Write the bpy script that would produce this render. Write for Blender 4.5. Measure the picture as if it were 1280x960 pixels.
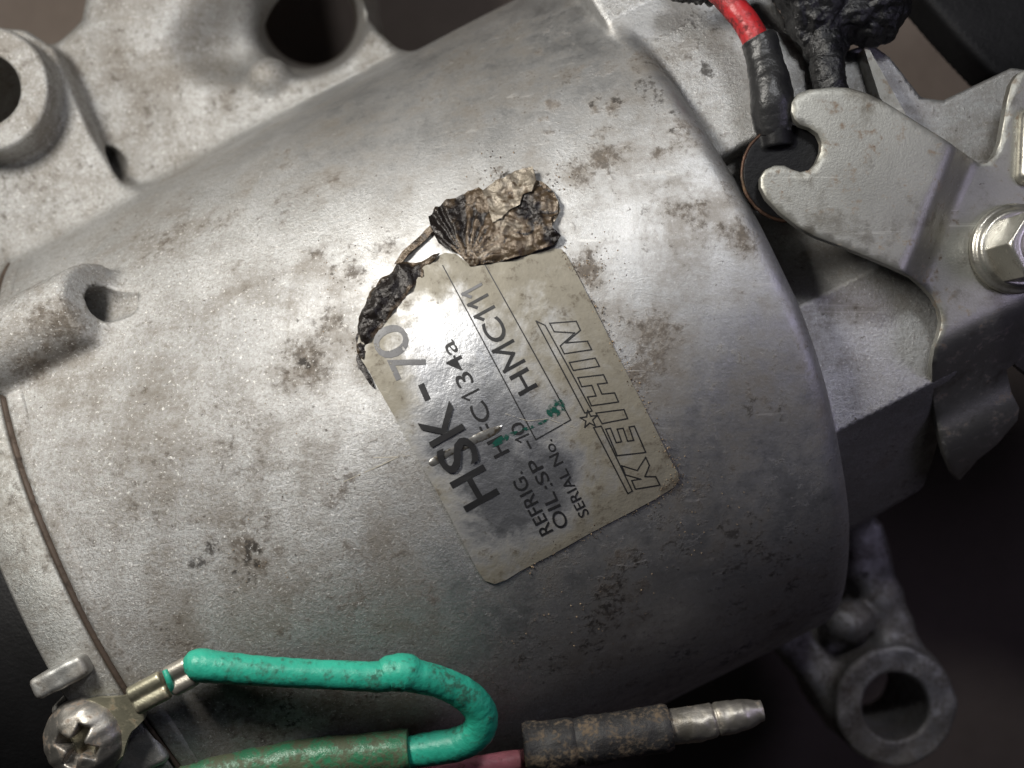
import bpy, bmesh, math, random
import numpy as np
from mathutils import Vector, noise as mnoise

random.seed(7); np.random.seed(7)
scene = bpy.context.scene
for o in list(bpy.data.objects): bpy.data.objects.remove(o)

# ------------------------------------------------------------------ units
# lengths are worked out in tenths of a millimetre-ish steps ("u"); 1 u = S metres.
S = 8.7e-5
CAMZ = 1400.0          # camera height over the crest of the cylinder, in u
def W(p): return ((p[0]-640.0)*S, (480.0-p[1])*S, p[2]*S)

# ------------------------------------------------------------------ camera, world, lamps, exposure
cam_d = bpy.data.cameras.new('camera'); cam = bpy.data.objects.new('camera', cam_d)
scene.collection.objects.link(cam); scene.camera = cam
cam.location = (0, 0, CAMZ*S)
cam_d.sensor_width = 36.0; cam_d.lens = 36.0*CAMZ/1280.0
cam_d.clip_start = 0.002; cam_d.clip_end = 20
cam_d.dof.use_dof = True; cam_d.dof.focus_distance = (CAMZ+30)*S; cam_d.dof.aperture_fstop = 22.0

world = bpy.data.worlds.new('World'); scene.world = world; world.use_nodes = True
bg = world.node_tree.nodes['Background']
bg.inputs[0].default_value = (0.62, 0.66, 0.8, 1); bg.inputs[1].default_value = 0.009

def area_lamp(name, pos, target, size, power, col):
    d = bpy.data.lights.new(name, 'AREA'); d.shape = 'DISK'; d.size = size*S; d.energy = power; d.color = col
    o = bpy.data.objects.new(name, d); scene.collection.objects.link(o)
    p = Vector(W(pos)); t = Vector(W(target)); o.location = p
    o.rotation_euler = (t-p).to_track_quat('-Z', 'Y').to_euler(); return o
area_lamp('work_lamp', (-300, -300, 980), (330, 380, -150), 480, 0.265, (1.0, 0.962, 0.89))
area_lamp('ceiling_lamp', (1060, -430, 1250), (920, 380, -100), 260, 0.058, (0.97, 0.98, 1.0))
area_lamp('window_light', (1900, 350, 750), (900, 500, -200), 500, 0.015, (0.74, 0.68, 1.0))

scene.view_settings.view_transform = 'Standard'; scene.view_settings.look = 'None'
scene.view_settings.exposure = 0.0; scene.view_settings.gamma = 1.0
try: scene.view_settings.use_curve_mapping = False
except Exception: pass
scene.cycles.use_denoising = True
scene.cycles.max_bounces = 6

# ------------------------------------------------------------------ frame of the cylinder
ANG = math.radians(27.0); CA, SA = math.cos(ANG), math.sin(ANG)
R = 590.0; N0 = 730.0
def AN(X, Y): return CA*X - SA*Y, SA*X + CA*Y
def XY(a, n): return CA*a + SA*n, -SA*a + CA*n
def P(px, py, z):                       # point seen at (px,py) when it lies at height z
    k = (CAMZ - z)/CAMZ
    return np.array((640+(px-640)*k, 480+(py-480)*k, z))
def hit(px, py, off=0.0):               # where that line of sight meets the cylinder: (a, phi)
    C = np.array((640., 480., CAMZ)); d = np.array((px-640., py-480., -CAMZ))
    Ca, Cn = AN(C[0], C[1]); da, dn = AN(d[0], d[1]); r = R+off
    y0, z0 = Cn-N0, C[2]+R
    A = dn*dn+d[2]**2; B = 2*(y0*dn+z0*d[2]); Cc = y0*y0+z0*z0-r*r
    t = (-B-math.sqrt(max(B*B-4*A*Cc, 0)))/(2*A)
    return Ca+t*da, math.atan2(y0+t*dn, z0+t*d[2])
def surf(a, phi, off=0.0):
    n = N0+(R+off)*math.sin(phi); z = -R+(R+off)*math.cos(phi)
    X, Y = XY(a, n); return (X, Y, z)
def hitp(px, py, off=0.0): return np.array(surf(*hit(px, py, off), off))

# ------------------------------------------------------------------ object helpers
col = scene.collection
def link(name, me, mat=None, parent=None):
    o = bpy.data.objects.new(name, me); col.objects.link(o)
    if mat is not None: me.materials.append(mat)
    if parent is not None:
        o.parent = parent; o.matrix_parent_inverse = world_inv(parent)
    return o
from mathutils import Matrix
def world_inv(o):
    # meshes keep world coordinates, so only an Empty's own place has to be undone
    return Matrix.Identity(4) if o.parent is not None else Matrix.Translation(o.location).inverted()
def tag(o, label, cat=None, group=None, kind=None):
    if label: o['label'] = label
    if cat: o['category'] = cat
    if group: o['group'] = group
    if kind: o['kind'] = kind
    return o
def empty(name, p):
    o = bpy.data.objects.new(name, None); col.objects.link(o); o.location = W(p); o.empty_display_size = 0.005; return o
def mesh_from(name, V, F, smooth=True, normals=None):
    V = np.asarray(V, float)
    Wd = np.column_stack(((V[:,0]-640)*S, (480-V[:,1])*S, V[:,2]*S))
    me = bpy.data.meshes.new(name); me.from_pydata(Wd.tolist(), [], F if isinstance(F, list) else F.tolist()); me.update()
    if smooth: me.polygons.foreach_set('use_smooth', [True]*len(me.polygons))
    if normals is not None:
        nn = np.column_stack((normals[:,0], -normals[:,1], normals[:,2]))
        me.normals_split_custom_set_from_vertices(nn.tolist())
    return me
def attr(me, name, vals):
    at = me.attributes.new(name, 'FLOAT', 'POINT'); at.data.foreach_set('value', np.asarray(vals, np.float32))

# ------------------------------------------------------------------ signed distance modelling
def smin(a, b, k):
    h = np.clip(0.5+0.5*(b-a)/k, 0, 1); return b+(a-b)*h-k*h*(1-h)
def smax(a, b, k): return -smin(-a, -b, k)
def ln(*c): return np.sqrt(sum(x*x for x in c))
def d_sphere(p, c, r): return ln(p[0]-c[0], p[1]-c[1], p[2]-c[2])-r
def d_ell(p, c, r, rot=0.0):
    x, y, z = p[0]-c[0], p[1]-c[1], p[2]-c[2]
    cr, sr = math.cos(rot), math.sin(rot); x, y = cr*x+sr*y, -sr*x+cr*y
    k0 = ln(x/r[0], y/r[1], z/r[2]); k1 = ln(x/r[0]**2, y/r[1]**2, z/r[2]**2)
    return k0*(k0-1)/np.maximum(k1, 1e-9)
def d_caps(p, A, B, r0, r1=None):
    r1 = r0 if r1 is None else r1
    A = np.asarray(A, float); B = np.asarray(B, float); b = B-A; L = b@b
    t = np.clip(((p[0]-A[0])*b[0]+(p[1]-A[1])*b[1]+(p[2]-A[2])*b[2])/L, 0, 1)
    return ln(p[0]-A[0]-t*b[0], p[1]-A[1]-t*b[1], p[2]-A[2]-t*b[2])-(r0+(r1-r0)*t)
def d_rod(p, A, B, r, rnd=3.0):          # flat-ended rod
    A = np.asarray(A, float); B = np.asarray(B, float); b = B-A; L = math.sqrt(b@b); b = b/L
    t = (p[0]-A[0])*b[0]+(p[1]-A[1])*b[1]+(p[2]-A[2])*b[2]
    q = np.sqrt(np.maximum((p[0]-A[0])**2+(p[1]-A[1])**2+(p[2]-A[2])**2-t*t, 0))
    dx = q-r+rnd; dy = np.abs(t-L/2)-L/2+rnd
    return np.minimum(np.maximum(dx, dy), 0)+ln(np.maximum(dx, 0), np.maximum(dy, 0))-rnd
def d_poly(x, y, poly):
    poly = np.asarray(poly, float); n = len(poly)
    d = np.full(x.shape, 1e18); s = np.ones(x.shape)
    for i in range(n):
        a, b = poly[i], poly[i-1]; e = b-a; wx, wy = x-a[0], y-a[1]
        t = np.clip((wx*e[0]+wy*e[1])/(e@e), 0, 1)
        d = np.minimum(d, (wx-e[0]*t)**2+(wy-e[1]*t)**2)
        c1 = y >= a[1]; c2 = y < b[1]; c3 = e[0]*wy > e[1]*wx
        flip = (c1 & c2 & c3) | (~c1 & ~c2 & ~c3); s = np.where(flip, -s, s)
    return s*np.sqrt(d)
def d1(x, y, poly):                      # the same for one point
    d = 1e18; ins = False; n = len(poly); bx, by = poly[n-1]
    for i in range(n):
        ax, ay = poly[i]; ex, ey = bx-ax, by-ay; wx, wy = x-ax, y-ay
        t = (wx*ex+wy*ey)/(ex*ex+ey*ey+1e-12); t = 0 if t < 0 else 1 if t > 1 else t
        d = min(d, (wx-ex*t)**2+(wy-ey*t)**2)
        if (ay > y) != (by > y) and x < ex*(y-ay)/ey+ax: ins = not ins
        bx, by = ax, ay
    return -math.sqrt(d) if ins else math.sqrt(d)
def extr(d2, w, z0, z1, rnd=4.0):
    dx = d2+rnd; dy = np.abs(w-(z0+z1)/2)-(z1-z0)/2+rnd
    return np.minimum(np.maximum(dx, dy), 0)+ln(np.maximum(dx, 0), np.maximum(dy, 0))-rnd
def d_prism(p, pxpoly, z1, z0, rnd=6.0, ztop=None):   # outline seen at height z1, extruded down to z0
    poly = np.array([P(x, y, z1)[:2] for x, y in pxpoly]); lo, hi = poly.min(0), poly.max(0)
    far = ln(np.maximum(np.maximum(lo[0]-p[0], p[0]-hi[0]), 0), np.maximum(np.maximum(lo[1]-p[1], p[1]-hi[1]), 0))
    d2 = far+40.0; m = far < 90
    if m.any(): d2[m] = d_poly(p[0][m], p[1][m], poly)
    return extr(d2, p[2], z0, z1, rnd)
def d_lathe(p, a0, a1, r, rnd):
    a, n = AN(p[0], p[1]); q = ln(n-N0, p[2]+R)
    dx = q-r+rnd; dy = np.abs(a-(a0+a1)/2)-(a1-a0)/2+rnd
    return np.minimum(np.maximum(dx, dy), 0)+ln(np.maximum(dx, 0), np.maximum(dy, 0))-rnd
def d_anbox(p, a0, a1, n0, n1, z0, z1, rnd, tilt=0.0):
    a, n = AN(p[0], p[1]); nc, zc = (n0+n1)/2, z1
    c, s = math.cos(tilt), math.sin(tilt); dn, dz = n-nc, p[2]-zc
    n2, z2 = c*dn+s*dz, -s*dn+c*dz
    q = [np.abs(a-(a0+a1)/2)-(a1-a0)/2+rnd, np.abs(n2)-(n1-n0)/2+rnd, np.abs(z2+(z1-z0)/2)-(z1-z0)/2+rnd]
    return np.minimum(np.maximum(np.maximum(q[0], q[1]), q[2]), 0)+ln(*[np.maximum(v, 0) for v in q])-rnd

def iso(f, lo, hi, h, B=8, margin=14.0):
    lo = np.asarray(lo, float); nb = np.ceil((np.asarray(hi, float)-lo)/(h*B)).astype(int)
    n = nb*B+1
    bc = [lo[i]+(np.arange(nb[i])+0.5)*h*B for i in range(3)]
    G = np.meshgrid(*bc, indexing='ij'); dc = f(G)
    act = np.abs(dc) < h*B*0.87+margin
    D = np.repeat(np.repeat(np.repeat(dc, B, 0), B, 1), B, 2); D = np.pad(D, ((0,1),)*3, mode='edge').astype(np.float32)
    ids = np.argwhere(act); off = np.stack(np.meshgrid(*[np.arange(B+1)]*3, indexing='ij'), -1).reshape(-1, 3)
    for c in range(0, len(ids), 400):
        I = (ids[c:c+400, None, :]*B+off[None]).reshape(-1, 3)
        p = lo+I*h; D[I[:,0], I[:,1], I[:,2]] = f([p[:,0], p[:,1], p[:,2]])
    D[[0,-1]] = 9; D[:,[0,-1]] = 9; D[:,:,[0,-1]] = 9
    Sg = D < 0
    m = np.zeros(np.array(D.shape)-1, np.int8)
    cs = [(i,j,k) for i in (0,1) for j in (0,1) for k in (0,1)]
    sl = lambda A,i,j,k: A[i:A.shape[0]-1+i, j:A.shape[1]-1+j, k:A.shape[2]-1+k]
    for c in cs: m += sl(Sg, *c)
    cells = np.argwhere((m > 0) & (m < 8)); idm = np.full(m.shape, -1, np.int32)
    idm[cells[:,0], cells[:,1], cells[:,2]] = np.arange(len(cells))
    acc = np.zeros((len(cells), 3)); cnt = np.zeros(len(cells))
    for ci in cs:
        for ax in range(3):
            if ci[ax]: continue
            cj = list(ci); cj[ax] = 1
            d0 = D[cells[:,0]+ci[0], cells[:,1]+ci[1], cells[:,2]+ci[2]]; d1 = D[cells[:,0]+cj[0], cells[:,1]+cj[1], cells[:,2]+cj[2]]
            x = (d0 < 0) != (d1 < 0); t = np.where(x, d0/np.where(d0 == d1, 1, d0-d1), 0)
            q = np.array(ci, float)[None].repeat(len(cells), 0); q[:,ax] += t
            acc[x] += q[x]; cnt[x] += 1
    V = lo+(cells+acc/cnt[:,None])*h
    Q = []
    for ax in range(3):
        u, v = (ax+1) % 3, (ax+2) % 3
        a0 = [slice(None)]*3; a1 = [slice(None)]*3; a0[ax] = slice(0,-1); a1[ax] = slice(1,None)
        x = Sg[tuple(a0)] != Sg[tuple(a1)]
        E = np.argwhere(x); ok = (E[:,u] > 0) & (E[:,v] > 0) & (E[:,u] < D.shape[u]-1) & (E[:,v] < D.shape[v]-1); E = E[ok]
        ins = Sg[E[:,0], E[:,1], E[:,2]]
        def cid(du, dv):
            C = E.copy(); C[:,u] -= du; C[:,v] -= dv; return idm[C[:,0], C[:,1], C[:,2]]
        q = np.stack([cid(1,1), cid(0,1), cid(0,0), cid(1,0)], 1)
        q[~ins] = q[~ins][:, ::-1]; Q.append(q)
    Q = np.concatenate(Q)
    # pull vertices onto the surface; normals from the gradient
    def grad(V, e=1.5):
        g = []
        for i in range(3):
            o = np.zeros(3); o[i] = e
            a = V+o; b = V-o; g.append(f([a[:,0], a[:,1], a[:,2]])-f([b[:,0], b[:,1], b[:,2]]))
        g = np.stack(g, 1); return g/np.maximum(np.linalg.norm(g, axis=1, keepdims=True), 1e-9)
    g = grad(V); d = f([V[:,0], V[:,1], V[:,2]]); V = V-g*np.clip(d, -h*.6, h*.6)[:,None]
    g = grad(V)
    return V, Q[:, ::-1], g          # px y points down: flip winding for world space

def submesh(V, Q, N, mask, name):
    q = Q[mask]; used = np.unique(q); mp = np.full(len(V), -1); mp[used] = np.arange(len(used))
    return mesh_from(name, V[used], mp[q], True, N[used]), used

# ------------------------------------------------------------------ materials
class NT:
    def __init__(s, name):
        s.m = bpy.data.materials.new(name); s.m.use_nodes = True; s.t = s.m.node_tree; s.t.nodes.clear()
        s.out = s.t.nodes.new('ShaderNodeOutputMaterial'); s.b = s.t.nodes.new('ShaderNodeBsdfPrincipled')
        s.t.links.new(s.b.outputs[0], s.out.inputs[0])
        g = s.t.nodes.new('ShaderNodeNewGeometry'); v = s.t.nodes.new('ShaderNodeVectorMath'); v.operation = 'SCALE'
        v.inputs['Scale'].default_value = 1.0/S; s.t.links.new(g.outputs['Position'], v.inputs[0]); s.pos = v.outputs[0]
    def set(s, i, v):
        if hasattr(v, 'is_output') or isinstance(v, bpy.types.NodeSocket): s.t.links.new(v, i)
        else:
            if isinstance(v, tuple) and len(v) == 3 and i.type == 'RGBA': v = v+(1,)
            i.default_value = v
    def noise(s, size, detail=6, rough=.6, dist=0.0, stretch=None, off=(0,0,0)):
        n = s.t.nodes.new('ShaderNodeTexNoise'); n.inputs['Scale'].default_value = 1.0/size
        n.inputs['Detail'].default_value = detail; n.inputs['Roughness'].default_value = rough; n.inputs['Distortion'].default_value = dist
        m = s.t.nodes.new('ShaderNodeMapping'); s.t.links.new(s.pos, m.inputs[0]); m.inputs['Location'].default_value = off
        if stretch: m.inputs['Rotation'].default_value = (0,0,stretch[1]); m.inputs['Scale'].default_value = stretch[0]
        s.t.links.new(m.outputs[0], n.inputs['Vector']); return n.outputs['Fac']
    def attr(s, name):
        n = s.t.nodes.new('ShaderNodeAttribute'); n.attribute_name = name; return n.outputs['Fac']
    def math(s, op, a, b=0.0, c=None):
        n = s.t.nodes.new('ShaderNodeMath'); n.operation = op; s.set(n.inputs[0], a); s.set(n.inputs[1], b)
        if c is not None: s.set(n.inputs[2], c)
        return n.outputs[0]
    def step(s, x, lo, hi, a=0.0, b=1.0):
        n = s.t.nodes.new('ShaderNodeMapRange'); n.interpolation_type = 'SMOOTHSTEP'; s.set(n.inputs[0], x)
        for i, v in zip((1,2,3,4), (lo,hi,a,b)): s.set(n.inputs[i], v)
        return n.outputs[0]
    def mix(s, f, a, b):
        n = s.t.nodes.new('ShaderNodeMix'); n.data_type = 'RGBA'; s.set(n.inputs[0], f); s.set(n.inputs[6], a); s.set(n.inputs[7], b); return n.outputs[2]
    def bump(s, h, dist, strength=1.0, prev=None):
        n = s.t.nodes.new('ShaderNodeBump'); n.inputs['Strength'].default_value = strength; n.inputs['Distance'].default_value = dist*S
        s.set(n.inputs['Height'], h)
        if prev is not None: s.t.links.new(prev, n.inputs['Normal'])
        return n.outputs[0]
    def done(s, col, rough=.5, metal=0.0, normal=None, spec=None, coat=None):
        s.set(s.b.inputs['Base Color'], col); s.set(s.b.inputs['Roughness'], rough); s.set(s.b.inputs['Metallic'], metal)
        if normal is not None: s.set(s.b.inputs['Normal'], normal)
        if spec is not None: s.set(s.b.inputs['Specular IOR Level'], spec)
        if coat is not None: s.set(s.b.inputs['Coat Weight'], coat); s.b.inputs['Coat Roughness'].default_value = .2
        return s.m

def mat_cast(name, tint=(.575,.58,.585), use_attr=True, grime=0.0):
    t = NT(name)
    big = t.noise(120, 8, .66, .3); mid = t.noise(34, 8, .7, .5, off=(31,7,3)); fine = t.noise(9, 5, .7, off=(5,50,9)); grain = t.noise(4.2, 5, .85)
    speck = t.noise(10, 4, .6, off=(90,3,1)); tone = t.noise(190, 4, .55, off=(11,17,60)); smear = t.noise(26, 6, .65, .3, stretch=((.35,1.0,1.0), -.47), off=(3,90,2))
    st = t.attr('stain'); dk = t.attr('dark'); rg = t.attr('cast')
    # film of oily grime, broad and soft
    v = t.math('ADD', t.math('MULTIPLY', big, .5), t.math('ADD', t.math('MULTIPLY', smear, .32), t.math('MULTIPLY', fine, .22)))
    v = t.math('ADD', v, t.math('ADD', t.math('MULTIPLY', st, .13), grime))
    film = t.step(t.math('ADD', v, t.math('MULTIPLY', t.math('SUBTRACT', t.noise(70, 5, .6, .6, stretch=((1.0,.4,1.0), -.47), off=(8,21,5)), .5), .45)), .42, .72)
    # caked dirt, crisp and broken
    w = t.math('ADD', t.math('ADD', t.math('MULTIPLY', mid, .52), t.math('MULTIPLY', fine, .48)), t.math('MULTIPLY', st, .18))
    cake = t.step(w, .57, .72)
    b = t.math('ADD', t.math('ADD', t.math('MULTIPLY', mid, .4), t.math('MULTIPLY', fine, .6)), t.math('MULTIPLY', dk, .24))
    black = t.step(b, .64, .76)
    spk = t.math('MAXIMUM', t.step(speck, .66, .73), t.step(t.noise(4.6, 3, .6, off=(7,70,2)), .70, .78))
    base = t.mix(t.step(tone, .3, .7), tint, tuple(c*.74 for c in tint))
    base = t.mix(t.math('MULTIPLY', t.step(grain, .38, .72), t.math('MULTIPLY_ADD', rg, .62, .20)), base, (.23,.21,.175))
    base = t.mix(t.math('MULTIPLY', film, .72), base, (.165,.14,.11))
    base = t.mix(t.math('MULTIPLY', cake, .70), base, t.mix(t.step(fine, .35, .65), (.12,.088,.058), (.055,.040,.028)))
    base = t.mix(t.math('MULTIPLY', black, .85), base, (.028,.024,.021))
    base = t.mix(t.math('MULTIPLY', spk, .75), base, (.055,.043,.033))
    sc1 = t.step(t.noise(9, 2, .5, 0.0, stretch=((.02,1.0,1.0), .9), off=(4,40,7)), .69, .73); sc2 = t.step(t.noise(8, 2, .5, 0.0, stretch=((.025,1.0,1.0), -.6), off=(70,1,2)), .70, .74)
    scr = t.math('MULTIPLY', t.math('MAXIMUM', sc1, sc2), t.math('MULTIPLY_ADD', rg, -.45, .6))
    base = t.mix(t.math('MULTIPLY', scr, .6), base, (.66,.65,.63))
    spark = t.math('MULTIPLY', t.step(t.noise(4.4, 3, .7, off=(17,3,29)), .60, .70), t.math('MULTIPLY_ADD', rg, .55, .12))
    base = t.mix(spark, base, (.86,.85,.83))
    dirt = t.math('MAXIMUM', t.math('MULTIPLY', film, .45), t.math('MAXIMUM', t.math('MULTIPLY', cake, .9), t.math('MAXIMUM', black, spk)))
    metal = t.math('MULTIPLY_ADD', dirt, -.75, .93)
    rough = t.math('ADD', t.math('MULTIPLY_ADD', spark, -.12, t.math('MULTIPLY_ADD', rg, .08, .46)), t.math('ADD', t.math('MULTIPLY', dirt, .25), t.math('MULTIPLY', t.math('SUBTRACT', mid, .5), .35)))
    h = t.math('ADD', t.math('MULTIPLY', grain, t.math('MULTIPLY_ADD', rg, 1.0, .18)), t.math('MULTIPLY', t.noise(11, 5, .7, off=(8,8,8)), t.math('MULTIPLY_ADD', rg, .5, .12)))
    h = t.math('ADD', h, t.math('ADD', t.math('MULTIPLY', cake, .2), t.math('MULTIPLY', black, .1)))
    return t.done(base, rough, metal, t.bump(h, 1.8, .8))

M_CAST = mat_cast('cast_aluminium')
M_HEAD = mat_cast('machined_aluminium', (.60,.61,.60), True, .0)

def mat_zinc(name, tint=(.50,.50,.46), rough=.38, rust=.66):
    t = NT(name)
    a = t.noise(28, 7, .65); b = t.noise(8, 4, .6, off=(4,4,4)); c = t.noise(90, 4, .5); g = t.noise(2.6, 2, .6)
    r = t.step(t.math('ADD', t.math('MULTIPLY', a, .6), t.math('MULTIPLY', b, .42)), rust-.06, rust+.08)
    base = t.mix(t.step(c, .35, .65), tint, tuple(x*.86 for x in tint))
    base = t.mix(t.math('MULTIPLY', t.step(g, .3, .7), .3), base, tuple(x*.7 for x in tint))
    base = t.mix(t.math('MULTIPLY', r, .75), base, (.15,.085,.04))
    base = t.mix(t.math('MULTIPLY', t.step(b, .68, .75), .7), base, (.06,.04,.03))
    rr = t.math('ADD', t.math('MULTIPLY', a, .2), t.math('MULTIPLY_ADD', r, .25, rough-.1))
    sc = t.noise(3.2, 3, .7, off=(2,8,4)); s1 = t.step(t.noise(7, 2, .5, 0.0, stretch=((.03,1.0,1.0), .75), off=(4,40,7)), .66, .71)
    base = t.mix(t.math('MULTIPLY', s1, .4), base, tuple(min(x*1.5, .9) for x in tint)); base = t.mix(t.math('MULTIPLY', t.step(t.noise(55, 7, .7, off=(3,1,77)), .52, .68), .55), base, (.11,.095,.07))
    return t.done(base, rr, t.math('MULTIPLY_ADD', r, -.7, .85), t.bump(t.math('ADD', g, t.math('MULTIPLY', sc, .6)), .6, .4))
M_ZINC = mat_zinc('zinc_plated_steel', (.36,.355,.32), .5, .60)
M_BOLT = mat_zinc('plated_bolt_steel', (.58,.56,.50), .3, .7)
M_SCREW = mat_zinc('worn_screw_steel', (.34,.325,.30), .44, .56)
M_BRASS = mat_zinc('tarnished_brass', (.46,.44,.33), .45, .58)
M_TIN = mat_zinc('tinned_terminal', (.52,.49,.43), .42, .60)

def mat_plastic(name, c, dirtc=(.05,.04,.03), rough=.38, dirt=.62, bump=.6, spec=.5):
    t = NT(name)
    a = t.noise(26, 6, .65); b = t.noise(6, 4, .6, off=(3,9,2)); d = t.noise(70, 4, .6, off=(7,7,1))
    m = t.step(t.math('ADD', t.math('MULTIPLY', a, .6), t.math('MULTIPLY', b, .4)), dirt-.06, dirt+.09)
    base = t.mix(t.step(d, .35, .7), c, tuple(x*.7 for x in c))
    base = t.mix(t.math('MULTIPLY', m, .8), base, dirtc)
    return t.done(base, t.math('MULTIPLY_ADD', m, .4, rough), 0.0, t.bump(t.math('ADD', a, b), 2.0*bump, .6), spec)
M_GREEN = mat_plastic('green_pvc', (.028,.40,.275), (.022,.065,.042), .42, .55, .7)
M_RED = mat_plastic('red_pvc', (.42,.018,.022), (.025,.008,.008), .4, .50)
M_PINK = mat_plastic('pink_pvc', (.80,.27,.31), (.30,.12,.08), .4, .57)
M_BLACK = mat_plastic('black_rubber', (.016,.016,.017), (.07,.06,.05), .5, .66, 1.0)
M_SHRINK = mat_plastic('black_heat_shrink', (.022,.022,.023), (.06,.05,.04), .36, .68, .8)
M_SLEEVE = mat_plastic('dusty_black_sleeve', (.030,.029,.029), (.17,.125,.08), .6, .53, 1.2)
M_OLIVE = mat_plastic('dirty_green_sleeve', (.04,.20,.10), (.085,.07,.04), .3, .47, 1.0)
M_IRON = mat_plastic('black_painted_iron', (.010,.010,.011), (.04,.035,.03), .55, .70, .8, .25)
M_GASK = mat_plastic('brown_gasket', (.06,.04,.028), (.02,.015,.012), .7, .55)
M_TAR = mat_plastic('black_tarry_tape', (.009,.009,.010), (.055,.055,.058), .34, .62, 2.0)
M_RING = mat_plastic('blackened_ring_terminal', (.006,.006,.007), (.02,.015,.012), .5, .68, .5, .2)
M_COPPER = mat_zinc('copper_edge', (.085,.05,.035), .55, .58)

def mat_foil():
    t = NT('yellowed_foil')
    a = t.noise(75, 6, .58, .5, off=(12,40,3)); b = t.noise(20, 6, .62, off=(1,2,3)); f = t.noise(4, 3, .6); big = t.noise(140, 3, .5, off=(50,9,0))
    yel = t.attr('yellow')          # old varnish, thick along the edges
    v = t.math('ADD', yel, t.math('ADD', t.math('MULTIPLY', t.math('SUBTRACT', a, .5), 2.6), t.math('MULTIPLY', t.math('SUBTRACT', b, .5), .9)))
    tan = t.step(v, -.1, .95)
    base = t.mix(t.step(big, .35, .65), (.56,.57,.59), (.46,.47,.50))
    base = t.mix(t.math('MULTIPLY', tan, .92), base, t.mix(b, (.235,.213,.16), (.165,.145,.102)))
    dirt = t.step(t.math('ADD', t.math('ADD', t.math('MULTIPLY', b, .75), t.math('MULTIPLY', f, .28)), t.math('MULTIPLY', yel, .06)), .60, .74)
    base = t.mix(t.math('MULTIPLY', dirt, .7), base, (.075,.055,.036))
    metal = t.math('MULTIPLY_ADD', tan, -.72, .95)
    rough = t.math('MULTIPLY_ADD', tan, .22, t.math('MULTIPLY_ADD', b, .16, .33))
    return t.done(base, rough, metal, t.bump(t.math('ADD', t.math('MULTIPLY', b, 1.6), t.math('MULTIPLY', f, .35)), 1.6, .5), None, t.math('MULTIPLY', tan, .25))
M_FOIL = mat_foil()
def mat_chrome():
    t = NT('bare_crumpled_foil'); b = t.noise(9, 4, .6); 
    return t.done(t.mix(t.step(b, .45, .65), (.60,.59,.57), (.24,.20,.145)), .3, .9, t.bump(b, 1.5, .4))
M_CHROME = mat_chrome()
def mat_burnt():
    t = NT('scorched_foil_paper')
    a = t.noise(38, 7, .65, .8, off=(3,3,8)); b = t.noise(10, 5, .6, off=(9,2,2)); ch = t.attr('char')
    v = t.math('ADD', t.math('ADD', t.math('MULTIPLY', a, .8), t.math('MULTIPLY', b, .3)), ch)
    base = t.mix(t.step(v, .40, .58), (.22,.19,.15), (.085,.06,.038))
    base = t.mix(t.step(v, .62, .80), base, (.014,.011,.010))
    return t.done(base, t.math('MULTIPLY_ADD', b, .25, .16), .3, t.bump(t.math('ADD', a, b), 4, .7))
M_BURNT = mat_burnt()
def mat_ink(name, c, wear):
    t = NT(name); b = t.noise(6, 5, .7); a = t.noise(25, 4, .6)
    m = t.step(t.math('ADD', t.math('MULTIPLY', b, .6), t.math('MULTIPLY', a, .4)), wear, wear+.1)
    sh = t.t.nodes.new('ShaderNodeMixShader'); tr = t.t.nodes.new('ShaderNodeBsdfTransparent')
    t.done(t.mix(b, c, tuple(x*1.6+.004 for x in c)), .45, 0.0)
    t.t.links.new(m, sh.inputs[0]); t.t.links.new(t.b.outputs[0], sh.inputs[1]); t.t.links.new(tr.outputs[0], sh.inputs[2]); t.t.links.new(sh.outputs[0], t.out.inputs[0])
    return t.m
M_INK = mat_ink('black_print', (.010,.010,.011), .63)
M_FADED = mat_ink('faded_print', (.085,.085,.09), .54)
M_GINK = mat_ink('green_marker_ink', (.002,.045,.032), .45)
M_SCR = mat_ink('bright_scratch', (.36,.33,.27), .47)
def mat_ground():
    t = NT('brown_concrete'); a = t.noise(300, 6, .6); b = t.noise(40, 5, .6)
    base = t.mix(a, (.20,.16,.135), (.28,.23,.20)); base = t.mix(t.math('MULTIPLY', b, .3), base, (.08,.06,.05))
    return t.done(base, .85, 0.0, t.bump(b, 6, .5))
M_GROUND = mat_ground()
def mat_grit():
    t = NT('sandy_grit'); a = t.noise(14, 2, .5)
    return t.done(t.mix(t.step(a, .4, .6), (.06,.042,.03), (.30,.22,.14)), .8)
M_GRIT = mat_grit()

# ------------------------------------------------------------------ ground
gz = -1190.0
k = 40
gv = [(-6000+i*13000/k, -6000+j*13000/k, gz+8*mnoise.noise(Vector((i*.7, j*.7, 0)))) for j in range(k+1) for i in range(k+1)]
gf = [[j*(k+1)+i, j*(k+1)+i+1, (j+1)*(k+1)+i+1, (j+1)*(k+1)+i][::-1] for j in range(k) for i in range(k)]
tag(link('ground', mesh_from('ground', gv, gf), M_GROUND), 'blurred brown concrete ground far below the compressor', None, None, 'structure')

# ------------------------------------------------------------------ the compressor: one thing with its parts
comp = empty('compressor', (640, 480, gz))
tag(comp, 'grimy cast aluminium air conditioning compressor with a torn rating label', 'compressor')

LUG1 = P(-20, 111, -285); LUG2 = P(1120, 884, -550)
K1 = (CAMZ+285)/CAMZ; K2 = (CAMZ+550)/CAMZ
b_a, b_phi = hit(60, 408)
def axpt(px, py, off): return hitp(px, py, off)

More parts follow.
